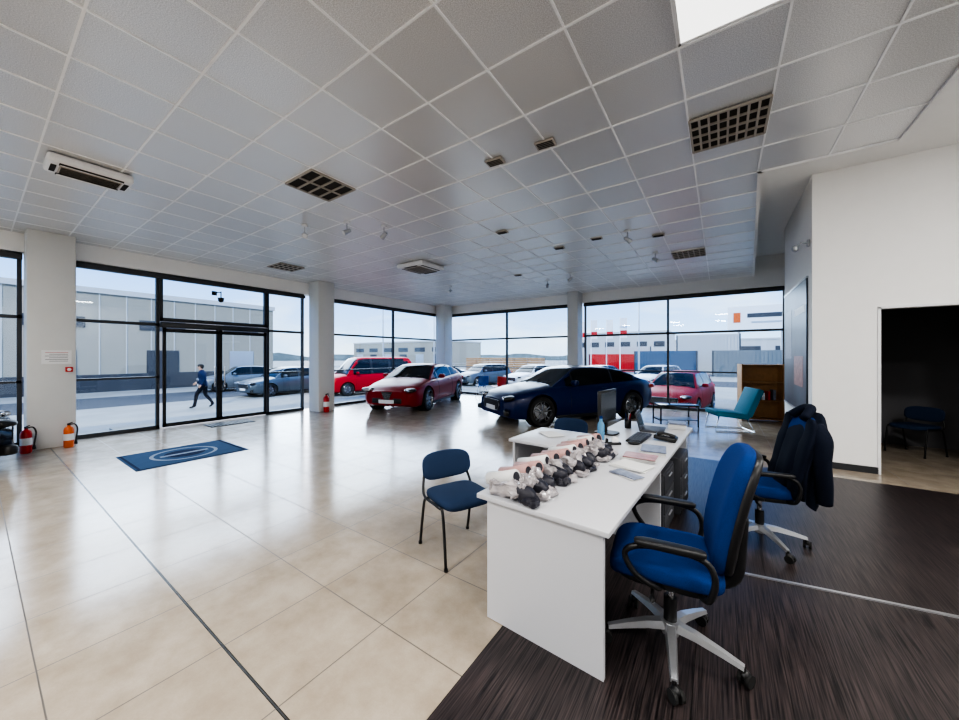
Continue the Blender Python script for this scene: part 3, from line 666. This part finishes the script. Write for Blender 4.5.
    if shield:
        b.add([(L/2+.012,0,.24),(L/2+.012,-.17,.60),(L/2+.012,.17,.60),(L/2-.05,0,.24),(L/2-.05,-.17,.62),(L/2-.05,.17,.62)],[[0,2,1],[0,1,4,3],[1,2,5,4],[2,0,3,5]],M_BLACK)
        for i in range(5): zz=.33+i*.055; b.box((L/2+.014,0,zz),(.006,.32*(zz-.24)/.36,.01),M_CHROME)
        b.box((L/2+.003,.32,.36),(.03,.26,.14),M_BLACK,bev=.02); b.box((L/2+.003,-.32,.36),(.03,.26,.14),M_BLACK,bev=.02)
    else:
        zc=.48 if kind in('coupe',) else .55
        b.box((L/2+.004,0,zc),(.04,.86,.24),M_BLACK,bev=.05,seg=3)
        for i in range(5): b.box((L/2+.024,0,zc-.08+i*.04),(.006,.76,.007),M_DARKGR if kind=='coupe' else M_CHROME)
        b.tube([(L/2+.02,-.40,zc+.11),(L/2+.02,.40,zc+.11),(L/2+.02,.43,zc),(L/2+.02,.33,zc-.12),(L/2+.02,-.33,zc-.12),(L/2+.02,-.43,zc)],.005,M_SILVER,closed=True,seg=6)
        for sgn in (-1,1): b.sell((L/2-.06,sgn*hw*.70,.34),(.07,.15,.07),M_BLACK,.5,.5,rot=(0,0,-sgn*.5))
    if plate: b.box((L/2+.03,0,.40 if not shield else .34),(.012,.46,.10),M_PLATE)
    hz=zf+.03 if kind!='van' else .86
    for sgn in (-1,1):
        b.sell((L/2-.13,sgn*hw*.70,hz),(.13,.19,.055),M_BLACK,.7,.6,rot=(0,.12,-sgn*.62)); 
        b.sell((L/2-.115,sgn*hw*.70,hz+.002),(.125,.17,.043),M_HEAD,.7,.6,rot=(0,.12,-sgn*.62))
        for q in (-.09,.02): b.sell((L/2-.03+abs(q)*.0-(.09 if q>0 else .0),sgn*(hw*.66+q+.03),hz),(.035,.035,.033),M_CHROME)
        tz=sm(P['top'],.98)-.12
        b.sell((-L/2+.10,sgn*hw*.70,tz),(.12,.17,.065),M_TAIL,.6,.6,rot=(0,0,sgn*.45))
    b.box((-L/2-.004,0,sm(P['top'],1)-.16),(.012,.5,.11),M_PLATE); b.box((-L/2+.01,0,.40),(.05,1.1,.12),M_BLACK,bev=.02)
    for sgn in (-1,1): b.cyl((-L/2-.02,sgn*.5,.33),(-L/2+.1,sgn*.5,.33),.04,M_CHROME)
    for q in (-.35,.1):
        s0=P['roof'][0][0]; b.tube([(L/2-(s0+.0)*L,q,sm(P['top'],s0)+.02),(L/2-(s0+.035)*L,q+.4,sm(P['top'],s0)+.11)],.008,M_BLACK,seg=6)
    return b.obj(name,(loc[0],loc[1],z),ang(*heading),sharp=38)
P_RED=mat('paint_red',(.22,.002,.007),.35,0,.06,noise_amt=.01,spec=.25); P_BLUE=mat('paint_navy',(.004,.012,.070),.32,0,.08,noise_amt=.01,spec=.25)
P_BLK=mat('paint_black',(.01,.011,.014),.2,.3,.5); P_GREY=mat('paint_grey',(.09,.11,.13),.35,.4,.1); P_WHT=mat('paint_white',(.5,.5,.5),.35,0,.1); P_RED2=mat('paint_bright_red',(.38,.004,.010),.45,0,0,spec=.2); P_SIL=mat('paint_silver',(.16,.18,.20),.35,.4,.1)
car('coupe_car','coupe',P_RED,(-8.33,8.62),(.33,-.944),shield=True)
car('coupe_car','coupe',P_BLUE,(-3.30,8.92),(-.534,-.847))
car('sedan_car','sedan',P_BLK,(-8.55,-1.98),(.0,1))
GZ=-.45
car('parked_van','van',P_RED2,(-16.2,12.6),(-.2,-.98),z=GZ)
car('parked_car','sedan',P_GREY,(-19.6,9.9),(.1,-1),z=GZ); car('parked_car','sedan',P_SIL,(-24,9.6),(-.2,-1),z=GZ)
car('parked_car','hatch',P_RED2,(-1.25,15.2),(-.15,-.99),z=GZ); car('parked_car','hatch',P_GREY,(1.6,17.2),(0,-1),z=GZ)
car('parked_car','sedan',P_WHT,(-10.5,22),(-.3,-1),z=GZ); car('parked_car','hatch',P_GREY,(-14.0,21),(-.3,-1),z=GZ); car('parked_car','sedan',P_BLK,(-16.6,18.8),(-.3,-1),z=GZ)
car('parked_car','sedan',P_BLK,(-6.5,23),(-.3,-1),z=GZ); car('parked_car','hatch',P_WHT,(-3.2,24),(-.3,-1),z=GZ)

# ------------------------------------------------------------------ exterior
M_ASPH=mat('forecourt_paving',(.30,.285,.255),.9,noise_amt=.25,nscale=.8,spec=.2); M_BLD=mat('warehouse_cladding',(.33,.30,.25),.8,noise_amt=.05,nscale=2,spec=.2); M_BLD2=mat('cladding_white',(.50,.50,.49),.8,spec=.2)
M_ROAD=mat('asphalt_road',(.09,.09,.095),.95,noise_amt=.2,nscale=2,spec=.1)
b=B(); b.box((-10,30,GZ-.1),(500,500,.2),M_ASPH)
b.box((-22.6,20,GZ+.001),(5,120,.004),M_ROAD); b.box((6,31,GZ+.002),(60,6,.004),M_ROAD); b.obj('ground')
b=B(); b.box((-10.75,3.45,-.15),(.9,3.4,.3),M_ASPH); b.box((-11.5,3.45,-.30),(.6,3.4,.3),M_ASPH); b.obj('entrance_steps')
def building(x,y,sx,sy,h,m,name='warehouse',band=M_DARKGR,wins=6,face='X'):
    b=B(); b.box((0,0,h/2),(sx,sy,h),m); b.box((0,0,h+.15),(sx+.2,sy+.2,.3),M_BLD2)
    for i in range(wins):
        if face=='X':
            yy=-sy/2+sy*(i+.5)/wins; b.box((sx/2+.02,yy,h*.70),(.06,sy/wins*.5,.6),band); b.box((sx/2+.02,yy,1.25),(.06,sy/wins*.35,2.3),M_DARKGR if i%2 else M_SILVER)
        else:
            xx=-sx/2+sx*(i+.5)/wins; b.box((xx,-sy/2-.02,h*.68),(sx/wins*.6,.06,.9),band); b.box((xx,-sy/2-.02,1.25),(sx/wins*.45,.06,2.3),M_DARKGR if i%2 else M_SILVER)
    if face=='X':
        for i in range(int(sy/1.1)): b.box((sx/2+.01,-sy/2+.55+i*1.1,h/2),(.04,.05,h),M_BLD2)
        b.box((sx/2+.03,0,.5),(.05,sy,1.0),M_DARKGR)
    b.obj(name,(x,y,GZ))
building(-36,2.5,14,22,5.6,M_BLD,wins=5)
building(-15,70,16,10,6,M_BLD2,face='Y'); building(2,85,30,10,5,M_BLD2,face='Y'); building(-60,60,30,12,5,M_BLD,face='Y')
def container(x,y,m,rz=0,h=2.6,l=6):
    b=B(); b.box((0,0,h/2),(l,2.4,h),m)
    for i in range(int(l/.3)): b.box((-l/2+.15+i*.3,-1.21,h/2),(.12,.05,h-.3),m)
    for sx in (-1,1): b.box((sx*l/2,-1.2,h/2),(.12,.14,h),M_DARKGR)
    b.obj('shipping_container',(x,y,GZ),rz)
container(-5,44,mat('c_blue',(.04,.09,.16),.5)); container(-1.2,48.5,M_BLD2,h=4.5); container(2.4,43,mat('c_grey',(.16,.18,.19),.5)); container(-12,50,M_RED,h=2.3)
container(-11,55,M_BLD2,h=3.4)
b=B()
for i in range(6):
    for j in range(12):
        b.box((i*1.25,0,.08+j*.16),(1.15,.8,.02),M_WOODL); b.box((i*1.25,0,.02+j*.16),(1.15,.1,.1),M_WOODL); b.box((i*1.25,-.36,.02+j*.16),(1.15,.08,.1),M_WOODL)
        for q in (-.5,0,.5): b.box((i*1.25+q,-.0,.02+j*.16),(.1,.78,.1),M_WOODL)
b.obj('pallet_stack',(-18.5,26,GZ+.035))
b=B(); b.box((0,0,6.6),(6.3,.25,2.9),M_WHITE); b.box((-2.2,-.14,6.7),(.7,.04,1.2),M_ORANGE); b.box((.6,-.14,6.9),(3.6,.04,.5),M_DARKGR); b.box((.6,-.14,6.1),(2.8,.04,.2),M_SILVER)
for s in (-1,1): b.cyl((s*2,0,0),(s*2,0,5.3),.14,M_SILVER)
b.obj('billboard',(3.9,53,GZ))
for x,y,m in [(-11.5,38,M_WHITE),(-10,38.5,M_WHITE),(-8.4,37.5,M_WHITE),(-13,39,M_WHITE)]:
    b=B(); b.cyl((0,0,0),(0,0,6.0),.05,M_WHITE,.035); b.box((.35,0,4.9),(.65,.02,2.0),m); b.box((.35,-.02,4.4),(.65,.02,.5),M_RED); b.obj('banner_flag',(x,y,GZ))
for x,y in [(-28.5,24),(-28.7,32),(-6,34)]:
    b=B(); b.cyl((0,0,0),(0,0,8),.09,M_SILVER,.05); b.tube([(0,0,8),(.3,0,8.4),(1.2,0,8.5)],.04,M_SILVER,smooth_n=3); b.box((1.4,0,8.5),(.5,.2,.08),M_SILVER); b.obj('street_lamp',(x,y,GZ))
b=B()
for i in range(36): b.box((0,i*2.4,.6),(.06,.06,1.2),M_SILVER)
for z in (.3,.75,1.15): b.box((0,42,z),(.04,86,.04),M_SILVER)
b.obj('fence',(-26.5,14,GZ))
b=B(); M_TREE=mat('distant_trees',(.13,.16,.16),.95,noise_amt=.4,nscale=.3)
vs=[];fs=[]
n=80
for i in range(n+1):
    a=math.radians(40+150*i/n); r=170; h=1.2+1.8*noise.noise(Vector((i*.4,0,0)))+.8*noise.noise(Vector((i*1.7,3,0)))
    vs+=[(r*math.cos(a),r*math.sin(a),0),(r*math.cos(a),r*math.sin(a),h+1.4),((r+8)*math.cos(a),(r+8)*math.sin(a),0)]
for i in range(n): fs+=[[i*3,i*3+3,i*3+4,i*3+1],[i*3+1,i*3+4,i*3+5,i*3+2]]
b.add(vs,fs,M_TREE,True); b.obj('tree_line',(0,0,GZ))

# ------------------------------------------------------------------ person walking outside
def person(loc,heading):
    V=[];E=[];Rr=[];LB=[]
    def v(p,r,lab,par=None):
        V.append(p);Rr.append(r);LB.append(lab); i=len(V)-1
        if par is not None: E.append((par,i))
        return i
    pel=v((0,0,.95),.135,'p'); sp1=v((.02,0,1.10),.13,'j',pel); ch=v((.05,0,1.28),.15,'j',sp1); ub=v((.065,0,1.39),.11,'j',ch)
    nb=v((.08,0,1.455),.056,'s',ub); hd0=v((.10,0,1.53),.066,'s',nb); hd1=v((.115,0,1.60),.083,'s',hd0); hd2=v((.11,0,1.67),.075,'s',hd1)
    for s,el,wr,hand in ((1,(-.12,.22,1.13),(-.02,.23,.92),(.05,.225,.86)),(-1,(.10,-.24,1.12),(.27,-.20,.98),(.345,-.19,.95))):
        sh=v((.05,s*.17,1.385),.07,'j',ub); e=v((el[0]*.6,el[1],(1.385+el[2])/2+.02),.058,'j',sh); e=v(el,.05,'j',e); w=v(((el[0]+wr[0])/2,(el[1]+wr[1])/2,(el[2]+wr[2])/2),.042,'j',e); w=v(wr,.027,'j',w)
        d=(Vector(hand)-Vector(wr)).normalized(); pm=v(tuple(Vector(wr)+d*.045),.03,'s',w); pl=v(tuple(Vector(wr)+d*.08),.026,'s',pm)
        up=Vector((0,0,1)); side=(up-d*up.dot(d)).normalized()
        for k,(o,ln) in enumerate(((-.03,.062),(-.01,.075),(.01,.07),(.03,.055))):
            base=Vector(wr)+d*.09+side*o; k1=base+d*ln*.5+Vector((0,-s*.008,-.004)); k2=base+d*ln*.9+Vector((0,-s*.03,-.012))
            f=v(tuple(base),.010,'s',pl); f=v(tuple(k1),.009,'s',f); v(tuple(k2),.008,'s',f)
        tb=Vector(wr)+d*.04+side*.03; t1=v(tuple(tb+d*.01+side*.012),.012,'s',pm); v(tuple(tb+d*.045+side*.022),.010,'s',t1)
    for s,kn,ank,ball,toe in ((1,(.20,.10,.53),(.26,.10,.105),(.35,.105,.045),(.44,.11,.035)),(-1,(-.03,-.10,.50),(-.28,-.10,.17),(-.22,-.105,.07),(-.14,-.11,.03))):
        hp=v((.0,s*.09,.88),.105,'p',pel); m=v((kn[0]*.5,s*.095,(.88+kn[2])/2),.09,'p',hp); k=v(kn,.07,'p',m); c=v(((kn[0]*.6+ank[0]*.4),s*.10,(kn[2]*.6+ank[2]*.4)),.066,'p',k); a=v(ank,.05,'p',c)
        he=v((ank[0]-.03,ank[1],max(.035,ank[2]-.06)),.036,'b',a) ; bl=v(ball,.04,'b',a); v(toe,.03,'b',bl)
    me=bpy.data.meshes.new('pb'); me.from_pydata(V,E,[]); o=bpy.data.objects.new('pb',me); COL.objects.link(o)
    md=o.modifiers.new('s','SKIN'); sv=me.skin_vertices[0].data
    for i,r in enumerate(Rr): sv[i].radius=(r,r); sv[i].use_root=(i==0)
    s2=o.modifiers.new('ss','SUBSURF'); s2.levels=1; s2.render_levels=1
    dg=bpy.context.evaluated_depsgraph_get(); m2=o.evaluated_get(dg).to_mesh()
    mm={'s':mat('skin',(.50,.29,.20),.6),'j':mat('navy_jacket',(.012,.022,.065),.9,spec=.2),'p':mat('dark_trousers',(.008,.010,.018),.9,spec=.2),'b':mat('black_shoes',(.01,.01,.01),.5)}
    Vv=[Vector(p) for p in V]; fs=[];ms=[]
    for p in m2.polygons:
        c=p.center; best=min(range(len(V)),key=lambda i:(Vv[i]-c).length-Rr[i]); lab=LB[best]
        if lab=='p' and c.z>.88: lab='j'
        fs.append(list(p.vertices)); ms.append(mm[lab])
    b=B(); b.add([x.co.copy() for x in m2.vertices],fs,ms,True); o.evaluated_get(dg).to_mesh_clear(); bpy.data.objects.remove(o)
    H=mat('dark_hair',(.02,.015,.01),.7)
    b.sell((.095,0,1.665),(.105,.088,.075),H,nu=10,nv=20); b.sell((.05,0,1.63),(.06,.08,.085),H,nu=10,nv=16)
    b.sell((.205,0,1.605),(.018,.012,.022),mm['s'],nu=8,nv=10)
    for s in (-1,1):
        b.sell((.183,s*.03,1.625),(.01,.012,.007),M_WHITE,nu=6,nv=8); b.sell((.190,s*.03,1.625),(.005,.006,.005),M_BLACK,nu=6,nv=8); b.box((.187,s*.03,1.645),(.008,.03,.006),H)
        b.sell((.10,s*.085,1.61),(.02,.010,.03),mm['s'],nu=6,nv=10)
    b.box((.186,0,1.565),(.008,.04,.008),mat('lips',(.35,.12,.10),.5),bev=.003)
    b.tube([(.13,.05,1.44),(.05,.085,1.455),(.0,.0,1.475),(.05,-.085,1.455),(.13,-.05,1.44)],.018,mm['j'],smooth_n=3)
    b.obj('person',(loc[0],loc[1],GZ),ang(*heading),recalc=False)
person((-16.9,5.25),(-.6,-.8))

# ------------------------------------------------------------------ light
w=bpy.data.worlds.new('sky'); scene.world=w; w.use_nodes=True; nt=w.node_tree
bg=nt.nodes['Background']; tc=N(nt,'ShaderNodeTexCoord'); sx=N(nt,'ShaderNodeSeparateXYZ'); nt.links.new(tc.outputs['Generated'],sx.inputs[0])
rp=N(nt,'ShaderNodeValToRGB'); rp.color_ramp.elements[0].position=.0; rp.color_ramp.elements[0].color=(.62,.80,1,1); rp.color_ramp.elements[1].position=.26; rp.color_ramp.elements[1].color=(.13,.38,.95,1)
nt.links.new(sx.outputs[2],rp.inputs[0])
nz=N(nt,'ShaderNodeTexNoise'); nz.inputs['Scale'].default_value=3; nz.inputs['Detail'].default_value=6
mp=N(nt,'ShaderNodeMapping'); mp.inputs['Scale'].default_value=(1,1,4); nt.links.new(tc.outputs['Generated'],mp.inputs[0]); nt.links.new(mp.outputs[0],nz.inputs['Vector'])
r2=N(nt,'ShaderNodeValToRGB'); r2.color_ramp.elements[0].position=.52; r2.color_ramp.elements[1].position=.80; nt.links.new(nz.outputs['Fac'],r2.inputs[0])
c=mixc(nt,r2.outputs[0],rp.outputs[0],(.92,.96,1)); nt.links.new(c,bg.inputs['Color']); bg.inputs['Strength'].default_value=1.25
def sunlamp(name,dirv,e,a,col,spec=1.):
    s=bpy.data.lights.new(name,'SUN'); s.energy=e; s.angle=math.radians(a); s.color=col; s.specular_factor=spec; so=bpy.data.objects.new(name,s); COL.objects.link(so)
    so.rotation_euler=Vector(dirv).to_track_quat('Z','Y').to_euler()
sunlamp('sun',(1.0,-1.1,1.1),2.3,.6,(1,.93,.82))
sunlamp('added_sky_fill',(-.75,.65,.42),4.6,75,(.97,.98,1),.45)  # extra wide sun added to brighten the interior through the windows

cam=bpy.data.cameras.new('camera'); cam.sensor_width=36; cam.lens=350/959*36; cam.shift_y=-4/959; cam.clip_start=.02; cam.clip_end=1000
co=bpy.data.objects.new('camera',cam); COL.objects.link(co); co.location=(0,0,1.6); co.rotation_euler=(pi/2,0,math.radians(34.5)); scene.camera=co
scene.view_settings.view_transform='AgX'
scene.view_settings.look='AgX - High Contrast'
scene.view_settings.exposure=.85
